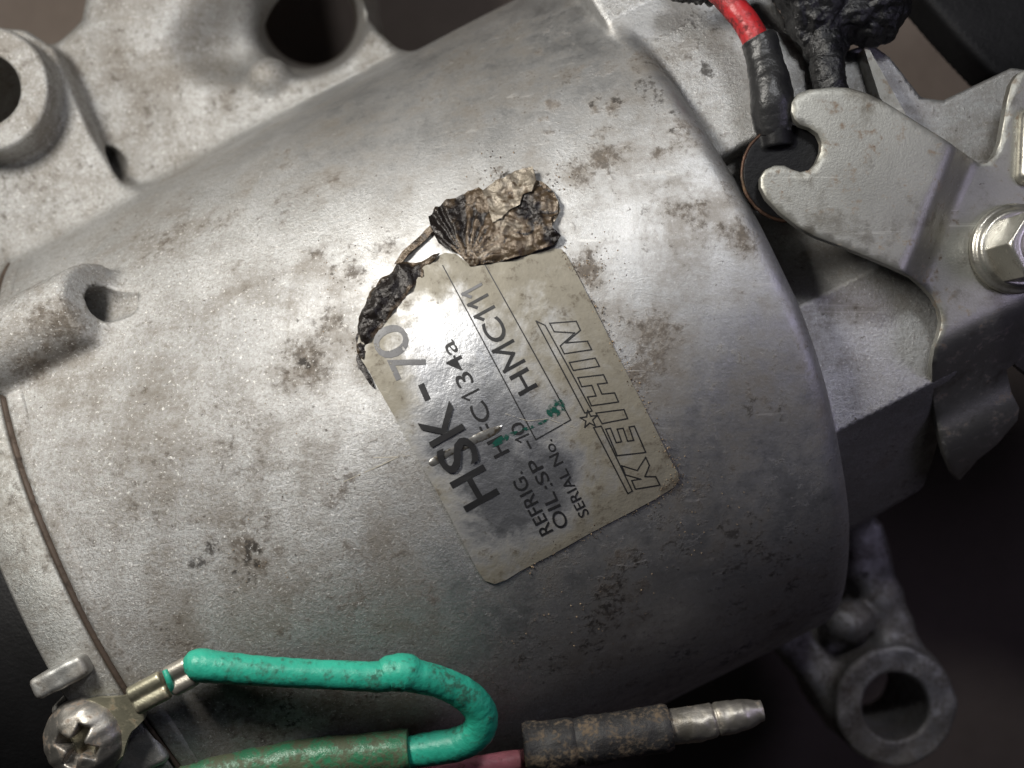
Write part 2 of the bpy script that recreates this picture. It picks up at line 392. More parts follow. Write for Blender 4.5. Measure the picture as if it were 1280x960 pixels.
BOSS_A = axpt(-60, 472, 10); BOSS_B = axpt(124, 380, 10)
HOLE_A = axpt(10, 432, -26); HOLE_B = axpt(160, 368, 18)
REAR_CUT = [(900,60),(1150,60),(1215,300),(1215,402),(1205,440),(1200,480),(1222,540),(1236,620),(1236,800),(800,900)]
REAR_TOP = [(610,-360),(650,-235),(745,-150),(800,-92),(972,-96),(1150,-330),(1215,-560),(1215,-760),(560,-760)]

def f_housing(p):
    X, Y, Z = p; a, n = AN(X, Y)
    d = d_lathe(p, -254, 738, R, 42.0)
    d = smax(d, (a-738+.17*np.maximum(n-790, 0))*.99, 40)
    # square the left end again so the seam is crisp
    d = np.minimum(d, d_lathe(p, -254, 200, R, 3.0))
    # cast boss for a through bolt, tapped hole breaking out of its end
    bs = d_rod(p, BOSS_A, BOSS_B+np.array((CA, -SA, 0))*28, 60, 14)
    ba_ = CA*BOSS_B[0]-SA*BOSS_B[1]
    bs = smax(bs, (a-ba_)*.85+(Z-BOSS_B[2])*.527-8, 10)
    d = smin(d, bs, 18)
    # plate of the upper mounting lug
    lug = d_prism(p, [(-150,20),(30,36),(66,60),(84,100),(112,165),(150,228),(215,262),(120,420),(-150,470)], -350, -640, 9)
    lug = smin(lug, extr(ln(X-LUG1[0], Y-LUG1[1])-80*K1, Z, -640, -285, 8), 10)
    web = d_prism(p, [(50,62),(108,28),(125,-420),(390,-420),(452,-10),(474,36),(500,64),(540,150),(240,330),(60,330)], -425, -900, 16)  # top edge lengthened out of view to keep the ground below the bore dark
    web = smax(web, -d_ell(p, P(340, 22, -410), (165, 88, 95), -.25), 44)
    web = smax(web, -d_caps(p, P(386, 26, -470), P(386, 20, -1000), 92, 84), 34)
    web = smin(web, d_ell(p, P(338, 100, -445), (36, 34, 40)), 16)
    web = smin(web, d_caps(p, P(300, -60, -560), P(180, 60, -520), 95), 60)
    e = smin(lug, web, 16)
    d = smin(d, e, 34)
    # rear head: facetted block and the casting above it
    rear = extr(d_poly(n, Z, REAR_TOP), a, 690, 985, 14)
    rear = smax(rear, d_poly(X, Y, [P(x, y, -95)[:2] for x, y in REAR_CUT]), 8)
    blk = d_anbox(p, 690, 905, 235, 582, -620, -118, 9, .24)
    blk = smin(blk, d_anbox(p, 690, 860, 300, 606, -600, -140, 5, .20), 5)
    ear = d_prism(p, [(1010,70),(1060,62),(1088,52),(1113,70),(1153,121),(1181,124),(1266,84),(1330,90),(1330,330),(1100,330),(1000,240)], -128, -260, 6)
    rr = np.minimum(np.minimum(rear, blk), ear)
    d = smin(d, rr, 9)
    # lower mounting lug with two arms and the bolt end between them
    ring = extr(ln(X-LUG2[0], Y-LUG2[1])-76*K2, Z, -770, -550, 8)
    arm = d_prism(p, [(1060,630),(1108,655),(1124,722),(1142,770),(1165,830),(1105,835),(1090,765),(1062,715)], -572, -785, 22)
    arm2 = d_prism(p, [(935,770),(1000,752),(1022,800),(1050,832),(1090,845),(1085,930),(1052,915),(1012,862),(970,812)], -578, -785, 22)
    kn = d_ell(p, P(1062, 776, -585), (44, 40, 40))
    kn = np.minimum(kn, d_rod(p, P(1062, 776, -590), P(1062, 776, -790), 32, 8))
    fl = d_prism(p, [(960,740),(1090,660),(1140,800),(1090,850),(1020,830)], -650, -790, 10)
    low = smin(smin(smin(ring, smin(arm, arm2, 22), 26), fl, 26), kn, 14)
    low = low+2.2*np.sin(X*.043+Y*.031)*np.sin(Y*.052-Z*.03)+1.2*np.sin(X*.11)*np.sin(Y*.097+Z*.1)
    d = smin(d, low, 22)
    # holes
    d = smax(d, -(ln(X-LUG1[0], Y-LUG1[1])-45*K1), 5)
    d = smax(d, -(ln(X-LUG2[0], Y-LUG2[1])-42*K2), 7)
    d = smax(d, -d_rod(p, HOLE_A, HOLE_B, 28, 8), 4)
    d = smax(d, -d_rod(p, P(108, 196, -480), P(176, 213, -345), 24, 8), 5)
    d = d+1.2*np.sin(X*.011+Y*.017)*np.sin(Y*.013-X*.007+1)
    return d
V, Q, N = iso(f_housing, (-340,-480,-800), (1520,1290,60), 6.0)

# dirt placed where it lies on the casting, with lower-right shade painted in
STAINS = [(745,190,36,1.0),(680,125,14,1.2),(705,75,30,.9),(760,120,18,1),(850,250,16,.5),(330,690,40,1.0),(300,640,40,.6),(430,620,24,.8),(440,600,30,.5),
 (790,715,34,1.0),(760,770,60,.8),(870,640,46,.7),(930,470,70,.35),(820,470,40,.9),(780,400,40,.8),(740,330,22,1.2),(200,610,60,.5),(260,560,40,.4),(200,300,40,.6),(360,220,40,.5),(350,250,24,.7),
 (420,335,26,.9),(380,440,36,.9),(400,400,30,.7),(470,300,26,.6),(95,420,40,1.0),(60,400,36,.8),(830,60,40,.8),(910,190,20,.6),(930,290,26,1.0),(560,60,60,.55),(640,120,60,.3),
 (430,760,60,.5),(330,880,60,.9),(450,890,50,.9),(640,830,70,.6),(240,140,50,.15),(110,300,50,.5),(250,820,30,.8),(1000,850,30,.8),(980,800,30,.8),(900,560,50,.3),(150,560,60,.3),(520,700,60,.3),(610,760,50,.5)]
DARKS = [(760,760,70,.75),(900,760,80,.8),(980,700,60,.8),(860,830,60,.8),(1020,640,40,.7),(700,860,50,.7),(930,640,50,.5),(640,820,50,.6),(350,900,50,.6),(480,880,50,.6),(1130,620,60,.5),(1120,560,40,.4),(790,95,24,1.1),(805,115,16,1.2),(625,212,20,1.3),(700,95,12,.9),(452,440,16,1.2),(370,440,12,1.0),(925,680,18,1.2),(790,735,26,1.0),(850,690,40,.8),(780,400,20,.6),(735,120,12,.9),(320,715,24,.9),(760,800,80,.5),(260,680,16,.9),  # leading broad blobs: grime plus shade painted into the lower right
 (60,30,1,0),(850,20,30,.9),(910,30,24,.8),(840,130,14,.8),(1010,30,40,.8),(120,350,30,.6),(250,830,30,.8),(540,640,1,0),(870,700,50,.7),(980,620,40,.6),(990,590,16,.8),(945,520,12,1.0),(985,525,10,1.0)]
for _ in range(110):
    q = XY(random.uniform(-230, 700), N0+R*.95*math.sin(random.uniform(-1.1, .9))); STAINS.append((q[0], q[1], random.choice((5,6,8,10,14,22,34)), random.uniform(.25, .8)))
def scatter(blobs):
    out = []
    for x, y, r, s in blobs:
        out.append((x+random.gauss(0, r*.2), y+random.gauss(0, r*.2), r*.75, s)); th = random.uniform(0, 6.28)
        for _ in range(4):
            u = random.gauss(0, r*1.0); v = random.gauss(0, r*.45)
            out.append((x+u*math.cos(th)-v*math.sin(th), y+u*math.sin(th)+v*math.cos(th), r*random.uniform(.25, .7), s*random.uniform(.5, 1.1)))
    return out
def paint(V, blobs):
    out = np.zeros(len(V)); kk = (CAMZ-V[:,2])/CAMZ; sx, sy = (V[:,0]-640)/kk+640, (V[:,1]-480)/kk+480
    for x, y, r, s in scatter(blobs):
        # find the surface point there: nearest vertex to the sight line, kept by height
        near = np.where((np.abs(sx-x) < 12) & (np.abs(sy-y) < 12))[0]
        if len(near) == 0: continue
        c = V[near[np.argmax(V[near,2])]]; w = np.where((np.abs(V[:,0]-c[0]) < 3*r) & (np.abs(V[:,1]-c[1]) < 3*r))[0]
        d2 = ((V[w]-c)**2).sum(1); out[w] = np.maximum(out[w], s*np.exp(-d2/(2*(r*.75)**2)))
    return out
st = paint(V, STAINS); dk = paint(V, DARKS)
va, vn = AN(V[:,0], V[:,1])
castness = np.clip((330-va)/300, 0, 1)*.85+.15
off_cyl = np.abs(np.hypot(vn-N0, V[:,2]+R)-R) > 12
castness = np.where(off_cyl, np.maximum(castness, np.where(va > 650, .55, .9)), castness)
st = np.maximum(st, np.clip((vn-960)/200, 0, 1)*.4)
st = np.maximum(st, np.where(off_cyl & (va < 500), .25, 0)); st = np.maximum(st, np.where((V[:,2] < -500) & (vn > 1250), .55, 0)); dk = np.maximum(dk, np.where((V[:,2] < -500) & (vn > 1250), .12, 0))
cq = V[Q].mean(1)
in1 = (np.hypot(cq[:,0]-LUG1[0], cq[:,1]-LUG1[1]) < 84*K1) & (cq[:,2] > -349)
in2 = (np.hypot(cq[:,0]-LUG2[0], cq[:,1]-LUG2[1]) < 76*K2) & (cq[:,2] > -830)
ba, bn = AN(BOSS_B[0], BOSS_B[1]); ca_, cn_ = AN(cq[:,0], cq[:,1])
in3 = (np.abs(cn_-bn) < 66) & (ca_ < ba+40) & (ca_ > -300) & (np.hypot(cn_-N0, cq[:,2]+R) > R+3) & (cq[:,2] > -300)
allm = np.zeros(len(Q), bool)
for nm, mk, lb in (('mounting_lug', in1, 'bright machined ring lug at the upper left'), ('mounting_lug', in2, 'dark ring lug at the lower right'), ('bolt_boss', in3, None), ('housing', None, None)):
    mk = ~allm if mk is None else mk & ~allm
    allm |= mk
    me, used = submesh(V, Q, N, mk, nm)
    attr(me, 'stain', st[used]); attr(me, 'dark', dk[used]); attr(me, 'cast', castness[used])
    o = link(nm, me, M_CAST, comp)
    if lb: o['label'] = lb

# front head left of the seam, with its bar, and a black clutch core added to darken the lower left
HA = -262.0
def lathe(name, prof, mat, parent, seg=160):
    Vv, Ff = [], []
    for i in range(seg):
        t = 2*math.pi*i/seg
        for a, r in prof: 
            X, Y = XY(a, N0+r*math.sin(t)); Vv.append((X, Y, -R+r*math.cos(t)))
    m = len(prof)
    for i in range(seg):
        for j in range(m-1):
            Ff.append([i*m+j, i*m+j+1, ((i+1)%seg)*m+j+1, ((i+1)%seg)*m+j])
    return link(name, mesh_from(name, Vv, Ff), mat, parent)
head = lathe('front_head', [(HA-100, 100), (HA-100, 430), (HA-96, 436), (HA-70, 440), (HA-66, 446), (HA-66, R-5), (HA-64.5, R), (HA-61, R+2), (HA-5, R+2), (HA-1.5, R+.5), (HA, R-3), (HA, 100)], M_HEAD, comp, 220)
attr(head.data, 'cast', np.full(len(head.data.vertices), .8)); attr(head.data, 'stain', np.full(len(head.data.vertices), .35))
def f_bar_(p):
    pa, pn = AN(*P(78, 846, 18)[:2])
    d = d_anbox(p, pa-40, pa+32, pn-15, pn+13, -70, 24, 7)
    return d+.7*np.sin(p[0]*.2)*np.sin(p[1]*.17)
def f_pad(p):
    qa, qn = AN(*P(120, 925, -10)[:2])
    return d_anbox(p, qa-40, qa+62, qn-62, qn+70, -160, -22, 9, -.1)+.7*np.sin(p[0]*.11)*np.sin(p[1]*.13)
for nm, ff, lo, hi in (('stop_bar', f_bar_, (10,780,-90), (150,910,40)), ('screw_pad', f_pad, (20,820,-190), (260,1060,10))):
    V2, Q2, N2 = iso(ff, lo, hi, 3.0)
    me = mesh_from(nm, V2, Q2, True, N2); attr(me, 'stain', np.full(len(V2), .35)); attr(me, 'cast', np.full(len(V2), .2)); link(nm, me, M_HEAD, head)
thv, thf = [], []
hd = (HOLE_B-HOLE_A)/np.linalg.norm(HOLE_B-HOLE_A); h1 = np.cross(hd, (0,0,1.0)); h1 /= np.linalg.norm(h1); h2 = np.cross(h1, hd)
nh = 150
for i in range(nh):
    th = i*.21; c = HOLE_A+hd*(np.linalg.norm(HOLE_B-HOLE_A)*.22+i*.36)
    for r_, o_ in ((28.6,-2.6),(25.4,0),(28.6,2.6)):
        thv.append(c+(h1*math.cos(th)+h2*math.sin(th))*r_+hd*o_)
    if i:
        for j in (0,1): thf.append([(i-1)*3+j, (i-1)*3+j+1, i*3+j+1, i*3+j])
link('thread', mesh_from('thread', thv, thf), M_SCREW, comp)
rim = lathe('housing_rim', [(HA+8, 300), (HA+8, R-3), (HA+10, R+.2), (HA+14, R+.9), (HA+26, R+.9), (HA+34, R-.6), (HA+34, 300)], M_CAST, comp, 240)
attr(rim.data, 'cast', np.full(len(rim.data.vertices), .9)); attr(rim.data, 'stain', np.full(len(rim.data.vertices), .3))
lathe('gasket', [(HA-1, 200), (HA-1, R-4), (HA+3, R+1.5), (HA+6, R+1.0), (HA+9, R-4), (HA+9, 200)], M_GASK, comp)
lathe('clutch_core', [(HA-100, 50), (HA-100, 380), (HA-160, 392), (HA-420, 392), (HA-430, 380), (HA-430, 50)], M_IRON, comp)

# ------------------------------------------------------------------ bracket with the notched tab (one bent sheet)
from mathutils.geometry import delaunay_2d_cdt
def cut_grid(poly, h, bev=0.0):
    pts = []; m = len(poly)
    for i in range(m):
        a, b = np.array(poly[i], float), np.array(poly[(i+1) % m], float); k_ = max(1, int(np.linalg.norm(b-a)/h))
        pts += [tuple(a+(b-a)*j/k_) for j in range(k_)]
    ne = len(pts); P_ = np.array(pts); lo, hi = P_.min(0), P_.max(0)
    gx, gy = np.meshgrid(np.arange(lo[0]+h/2, hi[0], h), np.arange(lo[1]+h/2, hi[1], h)); gx = gx+(np.arange(gx.shape[0])[:,None] % 2)*h*.5
    gx, gy = gx.ravel(), gy.ravel(); ins = d_poly(gx, gy, P_) < -h*.4
    pts += list(zip(gx[ins], gy[ins]))
    if bev:
        sg = np.sign(sum(P_[i][0]*P_[(i+1) % ne][1]-P_[(i+1) % ne][0]*P_[i][1] for i in range(ne)))
        tn = np.roll(P_, -1, 0)-np.roll(P_, 1, 0); tn /= np.linalg.norm(tn, axis=1, keepdims=True); inn = P_+np.column_stack((-tn[:,1], tn[:,0]))*sg*bev
        ok = d_poly(inn[:,0], inn[:,1], P_) < -bev*.8; pts += [tuple(q) for q in inn[ok]]
    v, e, f, _, _, _ = delaunay_2d_cdt([Vector((float(p[0]), float(p[1]))) for p in pts], [(i, (i+1) % ne) for i in range(ne)], [], 1, 1e-4)
    bm = bmesh.new(); bv = [bm.verts.new((q.x, q.y, 0)) for q in v]
    for t_ in f:
        try: bm.faces.new([bv[i] for i in t_])
        except ValueError: pass
    return bm
def smooth_poly(pts, it=2):
    for _ in range(it):
        q = []
        for i in range(len(pts)):
            a, b = pts[i], pts[(i+1) % len(pts)]
            q += [(a[0]*.75+b[0]*.25, a[1]*.75+b[1]*.25), (a[0]*.25+b[0]*.75, a[1]*.25+b[1]*.75)]
        pts = q
    return pts
def sheet(name, bm, fn, thick, mat, parent, bottom=True, attrs=None, smooth=True):
    """bm is a flat cut outline; fn(x,y) gives the 3-D point; walls and underside are added"""
    bm.verts.ensure_lookup_table(); vs = list(bm.verts); n = len(vs)
    flat = [(v.co.x, v.co.y) for v in vs]; top = [fn(*q) for q in flat]
    V = [tuple(t) for t in top]; F = []
    for i, v in enumerate(vs): v.index = i
    for f in bm.faces:
        ids = [v.index for v in f.verts]
        (x0,y0),(x1,y1),(x2,y2) = flat[ids[0]], flat[ids[1]], flat[ids[2]]
        F.append(ids)
    # orientation: make faces look up in world (px y down)
    def area(ids):
        return sum(V[ids[i]][0]*V[ids[(i+1)%len(ids)]][1]-V[ids[(i+1)%len(ids)]][0]*V[ids[i]][1] for i in range(len(ids)))
    tot = sum(area(f) for f in F)
    if tot > 0: F = [f[::-1] for f in F]
    nt = len(F)
    if thick > 0:
        V2 = [(t[0], t[1], t[2]-thick) for t in V]
        be = {}
        for f in F:
            for i in range(len(f)): be[(f[i], f[(i+1)%len(f)])] = 1
        walls = [e for e in be if (e[1], e[0]) not in be]
        V = V+V2
        wset = {}
        def dup(i, low):
            key = (i, low)
            if key not in wset: wset[key] = len(V); V.append(V[i+n] if low else V[i])
            return wset[key]
        if bottom: F += [[i+n for i in f][::-1] for f in F]
        for a, b in walls: F.append([dup(b,0), dup(a,0), dup(a,1), dup(b,1)])
    me = mesh_from(name, V, F, smooth)
    if attrs:
        for k_, fnk in attrs.items():
            vals = [fnk(*q) for q in flat]; vals = vals+vals if thick > 0 else vals
            vals = vals+[0.5]*(len(V)-len(vals)); attr(me, k_, vals)
    bm.free()
    return link(name, me, mat, parent)

brk = [(990,128),(997,117),(1012,112),(1040,109),(1062,110),(1085,117),(1110,130),(1150,155),(1185,177),(1200,188),
 (1214,198),(1224,204),(1234,203),(1243,194),(1250,178),(1255,150),(1259,125),(1264,105),(1272,92),(1290,82),(1400,70),(1700,60),(1700,560),(1500,600),(1350,540),  # far right points carry the sheet out of view, added to shade the ground
 (1296,478),(1268,455),(1258,462),(1264,490),(1274,510),(1272,525),(1246,556),(1222,575),(1200,600),(1190,590),
 (1180,566),(1173,540),(1168,510),(1165,480),(1165,455),(1168,436),(1174,418),(1177,402),(1174,386),(1166,371),(1154,358),(1140,346),
 (1115,334),(1060,311),(1020,296),(998,284),(975,266),(958,248),(951,234),(951,222),(957,212),(968,207),(980,207),(990,212),(1000,215),(1011,213),(1020,204),(1026,190),(1027,178),(1022,167),(1012,160),(1000,156),(993,149),(989,139)]
def brk_z(x, y):
    d = (x-1200)*.933+(y-190)*.361
    t = min(max((d+14)/34, 0), 1); t = t*t*(3-2*t); z = 12-52*t
    n = SA*x+CA*y
    if d > 0:
        u = min(max((n-905)/105, 0), 1); z -= 118*u*u*(3-2*u)
        u = min(max((n-1000)/55, 0), 1); z += 0*u*u*(3-2*u)
        u = min(max((n-1004)/75, 0), 1); z -= 105*u*u
    return z
brk_np_l = brk
bm = cut_grid(brk, 9, 1.5)
sheet('bracket', bm, lambda x, y: P(x, y, brk_z(x, y)-1.3*max(0.0, 1+d1(x, y, brk_np_l)/1.2)), 13, M_ZINC, comp)['label'] = 'flat plated bracket with a hooked notch'
# second thin edge-on plate behind the tab
bm = cut_grid([(1080,60),(1084,57),(1134,146),(1122,150),(1100,122)], 12)
sheet('spacer_plate', bm, lambda x, y: P(x, y, -92), 40, M_ZINC, comp)

def sdf_obj(name, f, lo, hi, h, mat, parent, label=None, disp=0.0, dsc=.03):
    V, Q, N = iso(f, lo, hi, h, 8, 6.0)
    if disp:
        t_ = np.array([mnoise.turbulence(Vector(v*dsc), 4, True) for v in V]); V = V+N*(t_[:,None]-.6)*disp; N = None
    o = link(name, mesh_from(name, V, Q, True, N), mat, parent)
    if label: o['label'] = label
    return o
# flange bolt
BC = P(1266, 312, -40)
def f_flange(p):
    q = ln(p[0]-BC[0], p[1]-BC[1])
    d = extr(q-58, p[2], -41, -27, 4)
    return smin(d, extr(q-50, p[2], -40, -19+0*q, 5), 8)
bolt = sdf_obj('bolt', f_flange, BC-np.array((70,70,12)), BC+np.array((70,70,36)), 2.0, M_BOLT, comp)
hexp = [(BC[0]+3+46*math.cos(math.radians(60*i+62)), BC[1]+4+46*math.sin(math.radians(60*i+62))) for i in range(6)]
def f_hex(p):
    d = extr(d_poly(p[0], p[1], hexp), p[2], -38, 44, 2.5)
    d = smax(d, ln(p[0]-BC[0]-3, p[1]-BC[1]-4)+.9*(p[2]-44)-42, 2)
    return smax(d, -d_ell(p, (BC[0]+3, BC[1]+4, 48), (31, 31, 16)), 2)
sdf_obj('bolt_head', f_hex, BC-np.array((56,56,2)), BC+np.array((60,60,94)), 2.0, M_BOLT, bolt)
# pale pad in the slot at the right margin
sdf_obj('slot_pad', lambda p: d_caps(p, P(1288,150,-36), P(1284,218,-36), 15), (1250,100,-70), (1330,270,0), 3.0, M_BOLT, comp)

# cross head screw on the front head
SC = P(104, 926, 4)
def f_screw(p):
    x, y, z = p[0]-SC[0], p[1]-SC[1], p[2]-SC[2]
    d = smax(d_ell([x, y, z], (0,0,-14), (53,53,42)), -(z+12), 5)
    d = d+.8*np.sin(x*.21+y*.13)*np.sin(y*.19)
    c, s = math.cos(.35), math.sin(.35); u, v = c*x+s*y, -s*x+c*y
    dep = -(z-8)
    cr = np.minimum(np.maximum(np.abs(u)-26+.5*np.maximum(18-z,0), np.abs(v)-7), np.maximum(np.abs(v)-26+.5*np.maximum(18-z,0), np.abs(u)-7))
    cr = np.minimum(cr, ln(u, v)-12); cr = np.maximum(cr, dep-12)
    return smax(d, -cr, 5)
sdf_obj('screw', f_screw, SC-np.array((62,62,30)), SC+np.array((62,62,44)), 2.0, M_SCREW, comp, 'worn cross head screw')

# ------------------------------------------------------------------ rating label
PC = [(470,480),(463,466),(452,450),(447,432),(452,405),(462,384),(480,362),(500,346),(520,338),(540,326),(556,317),(570,318),(582,327),(592,334),(640,326),(690,311),(702,312),(709,320),
      (740,380),(780,460),(812,522),(838,575),(847,590),(848,600),(843,608),(820,622),(790,638),(740,664),(690,692),(650,713),(632,724),(618,729),(606,725),(598,714),(580,680),(560,640),(538,600),(515,560),(490,515)]
def uv(px, py): a, ph = hit(px, py); return (a, ph*R)
lab_poly = [uv(*q) for q in PC]
lab_np = np.array(lab_poly); lab_np_l = [tuple(map(float, q)) for q in lab_poly]
GOUGE = [uv(x, y) for x, y in ((540,577),(560,566),(582,555),(604,546),(622,537))]
def bulge(a, s):
    w = .9*mnoise.noise(Vector((a*.02, s*.02, 1)))+.5*mnoise.noise(Vector((a*.06, s*.06, 4)))
    return 2.4+w
def yellow(a, s):
    d = -d1(a, s, lab_np_l)
    c = uv(640, 600); e = uv(560, 450); g = uv(590, 520)
    w = math.exp(-((a-c[0])**2+(s-c[1])**2)/(2*62**2))+math.exp(-((a-e[0])**2+(s-e[1])**2)/(2*55**2))*.9+.7*math.exp(-((a-g[0])**2+(s-g[1])**2)/(2*40**2))
    return 1.16-1.2*w-.25*min(d/60, 1)
rating = sheet('rating_label', cut_grid(lab_poly, 9), lambda a, s: surf(a, s/R, bulge(a, s)), 2.2, M_FOIL, comp, False, {'yellow': yellow})
rating['label'] = 'yellowed torn foil rating label with black print'

def ribbon(name, lines, w, off, mat, parent, conv=uv, step=6.0):
    V, F = [], []
    for pts, closed in lines:
        q = [np.array(conv(*p)) for p in pts]
        if closed: q.append(q[0])
        for i in range(len(q)-1):
            d = q[i+1]-q[i]; L = np.linalg.norm(d)
            if L < 1e-6: continue
            d /= L; nn = np.array((-d[1], d[0])); m = max(1, int(L/step)); e = w*.5
            for j in range(m+1):
                c = q[i]+d*(-e+(L+2*e)*j/m)
                for sg in (-1, 1):
                    u = c+nn*sg*e; V.append(surf(u[0], u[1]/R, bulge(*u)+off))
                if j:
                    b = len(V); F.append([b-4, b-3, b-1, b-2])
    me = mesh_from(name, V, F, False); bmx = bmesh.new(); bmx.from_mesh(me); bmesh.ops.recalc_face_normals(bmx, faces=bmx.faces[:]); bmx.to_mesh(me); bmx.free()
    return link(name, me, mat, parent)
def text(txt, p0, p1, cap, mat, bold=0.0, off=.55, label=None, sx=None):
    cu = bpy.data.curves.new('t', 'FONT'); cu.body = txt; cu.size = 1.0; cu.offset = bold; cu.resolution_u = 4
    to = bpy.data.objects.new('t', cu); col.objects.link(to); bpy.context.view_layer.update()
    me0 = bpy.data.meshes.new_from_object(to.evaluated_get(bpy.context.evaluated_depsgraph_get()))
    bpy.data.objects.remove(to); bpy.data.curves.remove(cu)
    bmx = bmesh.new(); bmx.from_mesh(me0); bpy.data.meshes.remove(me0)
    x = [v.co.x for v in bmx.verts]; x0, x1 = min(x), max(x); H = .73
    q0 = np.array(uv(*p0)); q1 = np.array(uv(*p1)); L = np.linalg.norm(q1-q0); d = (q1-q0)/L; up = np.array((d[1], -d[0]))
    if up[0] > 0: up = -up
    g = (x1-x0)/L*9
    for ax, lo, hi in ((0, x0, x1), (1, -.3, 1.0)):
        c = lo
        while c < hi:
            c += g if ax == 0 else .28
            co = [0,0,0]; co[ax] = c; no = [0,0,0]; no[ax] = 1
            bmesh.ops.bisect_plane(bmx, geom=bmx.verts[:]+bmx.edges[:]+bmx.faces[:], plane_co=co, plane_no=no, dist=1e-5)
    bmx.verts.ensure_lookup_table()
    V = []
    for i, v in enumerate(bmx.verts):
        v.index = i; u = q0+d*((v.co.x-x0)/(x1-x0)*L)+up*(v.co.y/H*cap)
        V.append(surf(u[0], u[1]/R, bulge(*u)+off))
    F = [[v.index for v in f.verts] for f in bmx.faces]; bmx.free()
    me = mesh_from('lettering', V, F, False); bmx = bmesh.new(); bmx.from_mesh(me)
    bmesh.ops.recalc_face_normals(bmx, faces=bmx.faces[:]); bmx.to_mesh(me); bmx.free()
    return link('lettering', me, mat, rating)
text('H', (624,617), (603,580), 50, M_INK, .010)
text('S', (601,574), (585,542), 50, M_INK, .010, 3.0)
text('K', (581,536), (561,501), 50, M_INK, .010, 2.0)
text('-', (549,494), (540,474), 50, M_INK, .010)
text('7', (535,458), (523,432), 46, M_FADED, .008)
text('0', (517,436), (500,400), 46, M_FADED, .004)
text('REFRIG.', (691,662), (652,588), 18, M_INK, .006)
text('OIL', (711,655), (692,613), 18, M_INK, .004)
text(':SP', (691,606), (672,570), 17, M_INK, .004)
text('-', (668,558), (663,548), 17, M_INK, .004)
text('0', (658,539), (651,525), 17, M_INK, .004)
text('SERIAL No.', (736,641), (689,548), 14, M_INK, .004)
def glyph(strokes, p0, p1, cap, w, mat):
    q0 = np.array(uv(*p0)); q1 = np.array(uv(*p1)); L = np.linalg.norm(q1-q0); d = (q1-q0)/L; up = np.array((d[1], -d[0]))
    if up[0] > 0: up = -up
    ribbon('lettering', [([tuple(q0+d*(x*L)+up*(y*cap)) for x, y in st_], False) for st_ in strokes], w, .6, mat, rating, lambda a, b: (a, b))
ONE = [[(.2,.74),(.62,.985)],[(.62,0),(.62,1)]]
EM = [[(.06,0),(.06,1)],[(.06,.98),(.5,.25),(.94,.98)],[(.94,1),(.94,0)]]
def along(p0, p1, t0, t1): f = lambda t: (p0[0]+(p1[0]-p0[0])*t, p0[1]+(p1[1]-p0[1])*t); return f(t0), f(t1)
HM = ((672,483), (590,336)); HF = ((637,564), (566,424))
text('H', *along(*HM, 0, .165), 27, M_INK, .008)
glyph(EM, *along(*HM, .205, .395), 27, 4.2, M_INK)
text('C', *along(*HM, .425, .60), 27, M_INK, .008)
for t0, m_ in ((.61, M_INK), (.71, M_INK), (.80, M_FADED)): glyph(ONE, *along(*HM, t0, t0+.10), 26, 4.0, m_)
glyph(ONE, (663,549), (658,538), 17, 2.0, M_INK)
text('HFC', *along(*HF, 0, .46), 22, M_INK, .004)
glyph(ONE, *along(*HF, .49, .59), 22, 2.4, M_INK)
text('34a', *along(*HF, .62, 1), 22, M_INK, .004)
R4 = lambda x, y: (600+x/2.665, 380+y/2.665)
ribbon('lettering', [([(554,333),(669.5,549),(713,524.5),(601,322)], False)], 1.4, .5, M_INK, rating)
logo = [[(232,65),(320,58),(334,88),(285,130),(357,124),(371,152),(280,166),(267,140),(315,97),(247,93)],
 [(297,195),(383,180),(397,207),(310,221)],
 [(325,245),(410,235),(423,262),(390,266),(405,299),(447,295),(460,325),(370,338),(357,309),(385,305),(371,270),(338,275)],
 [(385,362),(478,350),(490,380),(405,397)],
 [(417,415),(433,412),(452,460),(470,457),(455,415),(475,412),(490,455),(510,452),(495,408),(512,405),(550,492),(455,503)],
 [(515,613),(503,585),(533,580),(482,566),(470,536),(522,552),(550,508),(562,535),(547,572),(583,572),(597,600)],
 [(187,58),(217,72),(372,355),(348,362)], [(377,410),(402,405),(505,620),(490,628)]]
star = []
for i in range(10):
    r_ = 30 if i % 2 == 0 else 12; t_ = math.radians(-170+36*i); star.append((362+r_*math.cos(t_), 383+r_*math.sin(t_)))
ribbon('emblem', [([R4(*q) for q in pl], True) for pl in logo+[star]], 1.5, .5, M_INK, rating)
# marker ink and scratches
def blot(name, px, mat, off, parent, h=6, label=None):
    o = sheet(name, cut_grid([uv(*q) for q in smooth_poly(px, 2)], h), lambda a, s: surf(a, s/R, bulge(a, s)+off), 0, mat, parent)
    return o
blot('ink_mark', [(686,506),(692,499),(700,497),(706,505),(708,514),(700,517),(694,522),(685,520),(682,513)], M_GINK, .75, rating)
blot('ink_mark', [(650,536),(670,529),(690,520),(688,525),(668,534),(648,541)], M_GINK, .7, rating)
blot('ink_mark', [(618,549),(634,541),(650,537),(640,546),(624,556),(612,560)], M_GINK, .7, rating)

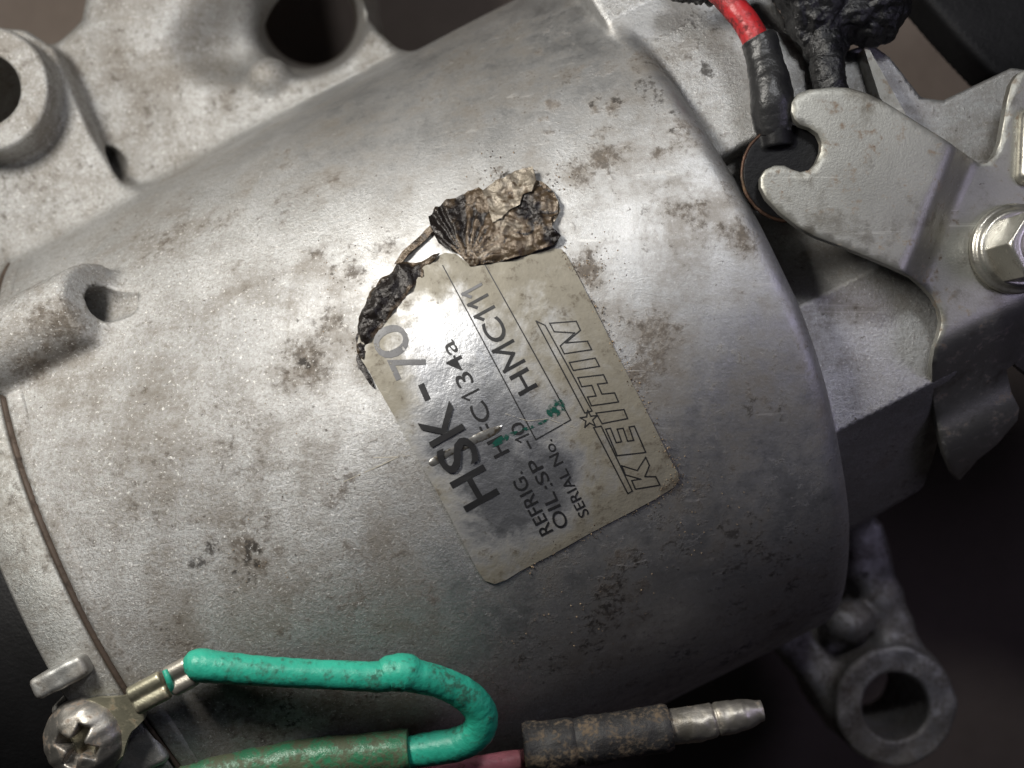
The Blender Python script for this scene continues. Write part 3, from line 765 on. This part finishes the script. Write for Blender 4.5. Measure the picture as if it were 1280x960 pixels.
# gouge: a raised, crumpled rip in the foil
gl = [uv(*q) for q in smooth_poly([(534,577),(548,567),(562,560),(574,556),(590,545),(606,537),(622,532),(630,531),(624,540),(608,549),(596,553),(582,562),(566,567),(552,576),(540,584)], 2)]
gnp_l = gl
def gouge_z(a, s):
    d = -d1(a, s, gnp_l)
    t = min(d/5.5, 1); n1 = mnoise.noise(Vector((a*.09, s*.09, 2))); n2 = mnoise.noise(Vector((a*.22, s*.22, 9)))
    return bulge(a, s)+.6+1.7*math.sin(math.pi*min(t*.75, 1))*(.4+1.1*abs(n1))+.7*n2*t
ggo = sheet('crumpled_rip', cut_grid(gl, 4.2), lambda a, s: surf(a, s/R, gouge_z(a, s)), 0, M_CHROME, rating)
def ridge(px, h, off=3.0):   # ink that cracked along the rip
    return ribbon('cracked_ink', [(px, False)], h, off, M_INK, rating, uv, 3)

# scratches on the housing and the label
ribbon('scratch', [([(430,602),(468,585),(500,570),(522,556)], False), ([(498,520),(512,533),(522,548)], False), ([(506,552),(528,541),(545,532)], False), ([(467,572),(500,571),(512,569)], False)], .9, -1.2, M_SCR, comp)
ribbon('scratch', [([(632,517),(660,526),(684,523),(704,530),(718,534)], False), ([(720,534),(728,524)], False)], .5, .9, M_SCR, rating)

# torn flap folded back over the top edge
def crumple(name, px, h, zf, mat, parent, charf, thick=1.2):
    return sheet(name, cut_grid([uv(*q) for q in px], h), lambda a, s: surf(a, s/R, zf(a, s)), thick, mat, parent, True, {'char': charf})
f0 = np.array(uv(590,334)); f1 = np.array(uv(700,312)); fd = (f1-f0)/np.linalg.norm(f1-f0)
flap = [(588,334),(572,318),(560,314),(551,309),(545,298),(540,285),(537,274),(546,262),(560,254),(578,246),(590,243),(600,238),(606,243),(620,232),(634,228),(644,221),(656,216),(669,216),(671,228),(680,232),(692,242),(699,256),(698,270),(690,277),(692,290),(702,298),(697,306),(688,311),(640,326)]
pv = np.array(uv(585,330))
def pleat(a, s):
    v = np.array((a, s))-pv; th = math.atan2(v[1], v[0])
    return math.sin(th*26+4.0*mnoise.noise(Vector((th*3.1, 0, 2)))+1.2*mnoise.noise(Vector((a*.05, s*.05, 0))))
def flap_left(a, s): return 1/(1+math.exp((a-uv(604,282)[0])/7))
def flap_z(a, s):
    v = np.array((a, s))-pv; r_ = np.linalg.norm(v)
    w = np.array((a, s))-f0; d = abs(w[0]*fd[1]-w[1]*fd[0])
    z = 3+8*(1-math.exp(-d/7))*math.exp(-d/90)
    left = flap_left(a, s)
    z += left*2.6*pleat(a, s)*min(r_/30, 1.1)
    z += (1-left)*(11*abs(mnoise.noise(Vector((a*.03+3, s*.022, 5))))**1.3+6*abs(mnoise.noise(Vector((a*.08, s*.08, 1)))))
    z += 2.0*mnoise.noise(Vector((a*.17, s*.17, 3)))
    return max(z, 3.2)
def flap_c(a, s):
    def g(x, y, r): q = uv(x, y); return math.exp(-((a-q[0])**2+(s-q[1])**2)/(2*r*r))
    left = flap_left(a, s)
    c = .02+.42*g(548,282,24)+.34*g(662,266,13)+.4*g(692,300,10)+.3*g(556,308,10)+.25*g(648,248,8)
    c += left*(.30*max(-pleat(a, s), 0)-.06)
    crease = abs(mnoise.noise(Vector((a*.03+3, s*.022, 5))))
    c += (1-left)*.36*max(0, 1-crease/.06)
    return c
crumple('torn_flap', flap, 2.4, flap_z, M_BURNT, rating, flap_c)['label'] = 'scorched crumpled flap folded back at the torn edge'
top = [(612,262),(606,246),(622,233),(634,230),(645,220),(668,215),(672,232),(667,246),(655,250),(652,262),(640,268),(630,280),(618,284)]
crumple('torn_flap', top, 2.6, lambda a, s: flap_z(a, s)*.7+7+4*mnoise.noise(Vector((a*.06, s*.06, 8))), M_BURNT, rating, lambda a, s: -.16+.3*max(0, 1-abs(mnoise.noise(Vector((a*.05, s*.03, 15))))/.05))
crumple('torn_flap', [(676,250),(688,243),(698,252),(701,266),(694,280),(684,284),(676,272),(670,262)], 2.6, lambda a, s: 6+5*mnoise.noise(Vector((a*.09, s*.09, 18))), M_BURNT, rating, lambda a, s: -.1)
curl = [(448,446),(445,425),(449,400),(457,380),(464,364),(476,350),(490,342),(497,332),(508,328),(520,330),(540,322),(551,318),(546,326),(530,336),(530,346),(521,356),(506,374),(490,394),(475,414),(461,430),(455,450)]
cln_l = [uv(*q) for q in curl]
strip = None
def curl_z(a, s):
    d = -d1(a, s, cln_l)
    return 3.4+.65*max(d,0)**.8+6*mnoise.noise(Vector((a*.07, s*.07, 7)))+3*mnoise.noise(Vector((a*.2, s*.2, 7)))
crumple('burnt_curl', curl, 3.2, curl_z, M_BURNT, rating, lambda a, s: .12+.03*min(max(-d1(a, s, cln_l), 0), 9))['label'] = 'charred curled corner of the label'
strip = [(494,333),(504,318),(520,304),(534,290),(541,285),(545,290),(534,302),(518,316),(505,330)]
crumple('burnt_curl', strip, 3.2, lambda a, s: 7+4*mnoise.noise(Vector((a*.05, s*.05, 1))), M_BURNT, rating, lambda a, s: .12)
crumple('burnt_curl', smooth_poly([(447,440),(452,452),(462,468),(470,486),(465,484),(456,470),(446,455)], 1), 4, lambda a, s: 4.5+3*mnoise.noise(Vector((a*.1, s*.1, 1))), M_BURNT, rating, lambda a, s: .5)

# ------------------------------------------------------------------ wires
def crom(pts, n):
    pts = np.array(pts, float); out = []
    q = np.vstack((2*pts[0]-pts[1], pts, 2*pts[-1]-pts[-2]))
    for i in range(1, len(q)-2):
        for j in range(n):
            t = j/n; p0, p1, p2, p3 = q[i-1], q[i], q[i+1], q[i+2]
            out.append(.5*((2*p1)+(-p0+p2)*t+(2*p0-5*p1+4*p2-p3)*t*t+(-p0+3*p1-3*p2+p3)*t**3))
    out.append(q[-2]); return np.array(out)
def tube(name, pts, mat, parent, seg=22, n=14, wob=0.0, wsc=.05, caps=True, squash=1.0):
    """pts: (px, py, z, radius as seen)"""
    pp = []
    for x, y, z, r in pts:
        c = P(x, y, z); pp.append((c[0], c[1], c[2], r*(CAMZ-z)/CAMZ))
    c = crom(pp, n); V, F = [], []; m = len(c); up = np.array((0,0,1.0))
    for i in range(m):
        t = c[min(i+1,m-1),:3]-c[max(i-1,0),:3]; t /= np.linalg.norm(t)+1e-9
        s = np.cross(t, up); s /= np.linalg.norm(s)+1e-9; u = np.cross(s, t)
        for j in range(seg):
            th = 2*math.pi*j/seg; d = s*math.cos(th)+u*math.sin(th)*squash
            q = c[i,:3]+d*c[i,3]
            if wob: q = q+d*wob*(mnoise.noise(Vector(q*wsc))+.5*mnoise.noise(Vector(q*wsc*2.7)))
            V.append(q)
        if i:
            for j in range(seg):
                a = (i-1)*seg+j; b = (i-1)*seg+(j+1)%seg; F.append([a, b, b+seg, a+seg])
    if caps:
        F.append(list(range(seg))[::-1]); F.append([(m-1)*seg+j for j in range(seg)])
    me = mesh_from(name, V, F); bmx = bmesh.new(); bmx.from_mesh(me); bmesh.ops.recalc_face_normals(bmx, faces=bmx.faces[:])
    bmx.to_mesh(me); bmx.free()
    if caps: me.polygons[len(me.polygons)-1].use_smooth = False; me.polygons[len(me.polygons)-2].use_smooth = False
    return link(name, me, mat, parent)

gw = empty('green_wire', P(240, 835, -20))
tag(gw, 'bright green insulated earth wire looping back under a crimped terminal', 'wire')
tube('insulation', [(232,836,24,8),(238,834,24,17),(250,832,24,21),(275,834,23,19.5),(330,839,18,18.5),(400,843,10,18),(470,846,2,19),(488,842,0,22),(506,841,-2,24),(520,845,-6,21),(548,852,-16,19.5),(580,867,-30,20),(598,885,-40,20.5),(602,903,-46,20.5),(592,920,-52,20.5),(572,930,-58,21),(540,936,-64,20.5),(500,942,-70,19)], M_GREEN, gw, 28, 16, .8, .11)
tube('sleeve', [(512,937,-66,25),(495,939,-66,26),(440,944,-66,25.5),(380,950,-64,26),(320,958,-62,25),(260,970,-60,25),(180,990,-60,25)], M_OLIVE, gw, 24, 12, 2.0, .05)
def crimp(x0, y0, x1, y1, z, r, mat):
    A, B = P(x0, y0, z), P(x1, y1, z); d = (B-A)/np.linalg.norm(B-A); s = np.array((-d[1], d[0], 0))
    def f(p):
        g = np.minimum(d_rod(p, A+s*r*.95, B+s*r*.95, r, 3), d_rod(p, A-s*r*.95, B-s*r*.95, r, 3))
        return smin(g, d_rod(p, A-np.array((0,0,r*.7)), B-np.array((0,0,r*.7)), r*1.3, 3), 4)
    lo = np.minimum(A, B)-3.4*r; hi = np.maximum(A, B)+3.4*r
    return sdf_obj('crimp', f, lo, hi, 1.8, mat, gw)
crimp(166,877,207,855,20,9.5,M_BRASS)
crimp(212,853,240,838,24,10,M_TIN)
tube('conductor_band', [(206,838,33,3.5),(210,848,36,4),(214,858,33,4),(218,866,26,3)], M_GREEN, gw, 10, 8)
bm = cut_grid(smooth_poly([(150,872),(168,866),(184,895),(172,908),(160,918),(150,960),(60,960),(70,890),(110,872)], 2), 10)
sheet('ring_tongue', bm, lambda x, y: P(x, y, 3+6*min(max((x-120)/60, 0), 1)), 8, M_BRASS, gw)

rw = empty('red_wire', P(950, 60, -20))
tag(rw, 'red wire in black heat shrink ending in a blackened ring terminal', 'wire')
tube('insulation', [(860,-60,-60,15),(892,-18,-40,15.5),(915,6,-30,16),(935,32,-25,16.5),(948,58,-22,17)], M_RED, rw, 20, 12, .8, .08)
tube('heat_shrink', [(946,48,-22,22),(951,58,-22,22.5),(957,80,-20,23),(962,103,-14,26),(964,125,-12,27),(966,146,-14,25),(968,165,-20,22)], M_SHRINK, rw, 24, 12, 2.2, .06)
RT = P(988, 216, -12)
def f_ring(p):
    q = ln(p[0]-RT[0], p[1]-RT[1]); d = extr(q-60, p[2], -22, -11, 2)
    d = smin(d, d_rod(p, P(968,150,-16), P(972,185,-17), 20, 4), 6)
    return d
sdf_obj('ring_terminal', f_ring, (900,120,-50), (1070,300,20), 2.5, M_RING, rw)
ra = [(RT[0]+61*math.cos(t_), RT[1]+61*math.sin(t_)) for t_ in np.radians(np.linspace(60, 268, 40))]
def flat(q, z): k_ = CAMZ/(CAMZ-z); return (640+(q[0]-640)*k_, 480+(q[1]-480)*k_)
tube('terminal_rim', [(*flat(q, -13), -13, 2.2) for q in ra], M_COPPER, rw, 8, 3, .8, .2)

pw = empty('pink_wire', P(700, 930, -120))
tag(pw, 'pink wire in a dusty black sleeve with a bare bullet connector', 'wire')
tube('insulation', [(480,985,-110,13),(560,963,-110,13),(610,956,-112,13),(662,948,-115,13)], M_PINK, pw, 18, 12, .8, .08)
tube('sleeve', [(655,936,-118,30),(660,935.5,-118,32),(680,934,-118,31.5),(712,929,-118,31),(722,928,-118,27.5),(730,926,-118,30),(770,920,-120,29.5),(815,913,-122,29),(832,910,-122,28.5),(838,909,-122,27)], M_SLEEVE, pw, 30, 10, 2.2, .06)
tube('bullet', [(832,911,-122,21),(846,908,-122,21.5),(868,905,-122,22),(889,901,-122,21),(894,900,-122,18.5),(899,899,-122,20.5),(915,896,-122,20.5),(935,892,-122,17.5),(947,889,-122,13.5),(953,888,-122,12)], M_TIN, pw, 26, 8, 1.6, .09)

bc = empty('black_cable', P(1035, 60, -60))
tag(bc, 'tarry black taped cable end behind the hooked tab', 'cable')
tube('cable', [(1020,10,-70,24),(1026,45,-66,22),(1032,72,-60,21),(1036,98,-56,21),(1040,125,-60,20)], M_TAR, bc, 22, 12, 5, .07)
def f_tar(p):
    d = d_ell(p, P(1075, 5, -90), (68, 56, 55), .3)
    d = smin(d, d_ell(p, P(1020, 15, -70), (42, 46, 40), .3), 20)
    d = smin(d, d_ell(p, P(985, -12, -50), (40, 22, 30), .3), 14)
    d = smin(d, d_ell(p, P(1030, 60, -72), (34, 30, 28), .3), 12)
    return d
sdf_obj('taped_lump', f_tar, (900,-140,-190), (1220,140,30), 3.6, M_TAR, bc, None, 13, .03)
def f_tar2(p):
    d = d_caps(p, P(850,-12,-60), P(905,-4,-45), 16, 13)
    return d
sdf_obj('taped_lump', f_tar2, (800,-60,-110), (950,60,0), 3.0, M_TAR, bc, None, 10, .06)

def f_bar(p):
    return d_prism(p, [(1120,-60),(1152,-6),(1182,28),(1212,62),(1240,92),(1290,120),(1400,60),(1400,-200),(1100,-200)], -330, -420, 10)
o = sdf_obj('mounting_bar', f_bar, P(1050,-250,-450)-np.array((60,0,0)), (1900,180,-300), 9.0, M_IRON, None)
tag(o, 'black painted iron bar behind the compressor at the upper right corner', 'bar')

# ------------------------------------------------------------------ grit lying on the casting and along the label
gvv, gff = [], []
def grain_at(p, r):
    b = len(gvv); rr = [r*random.uniform(.6, 1.2) for _ in range(6)]
    for d, q in zip(((1,0,0),(-1,0,0),(0,1,0),(0,-1,0),(0,0,1),(0,0,-1)), rr): gvv.append((p[0]+d[0]*q, p[1]+d[1]*q, p[2]+d[2]*q*.8))
    for t_ in ((0,2,4),(2,1,4),(1,3,4),(3,0,4),(2,0,5),(1,2,5),(3,1,5),(0,3,5)): gff.append([b+i for i in t_])
edge = [(702,312),(740,380),(780,460),(812,522),(838,575),(848,597),(820,622),(740,664),(650,713)]
for _ in range(330):
    i = random.randrange(len(edge)-1); t_ = random.random(); w = random.gauss(0, 5)
    x = edge[i][0]*(1-t_)+edge[i+1][0]*t_+random.gauss(0, 5)+2; y = edge[i][1]*(1-t_)+edge[i+1][1]*t_+random.gauss(0, 5)
    grain_at(hitp(x, y, 2.0), random.choice((.7,.8,.9,1.1,1.5)))
for cx, cy, sp, m in ((780,715,26,60),(745,330,16,50),(620,212,14,40),(450,440,10,30),(800,470,20,50),(690,225,12,30),(330,690,30,30),(420,340,18,30),(545,318,10,30),(860,640,40,60),(700,800,60,40),(430,480,150,60)):
    for _ in range(m): grain_at(hitp(random.gauss(cx, sp), random.gauss(cy, sp), .6), random.choice((.6,.8,1.0,1.3)))
g = link('grit', mesh_from('grit', gvv, [f[::-1] for f in gff], False), M_GRIT, comp); g['kind'] = 'stuff'
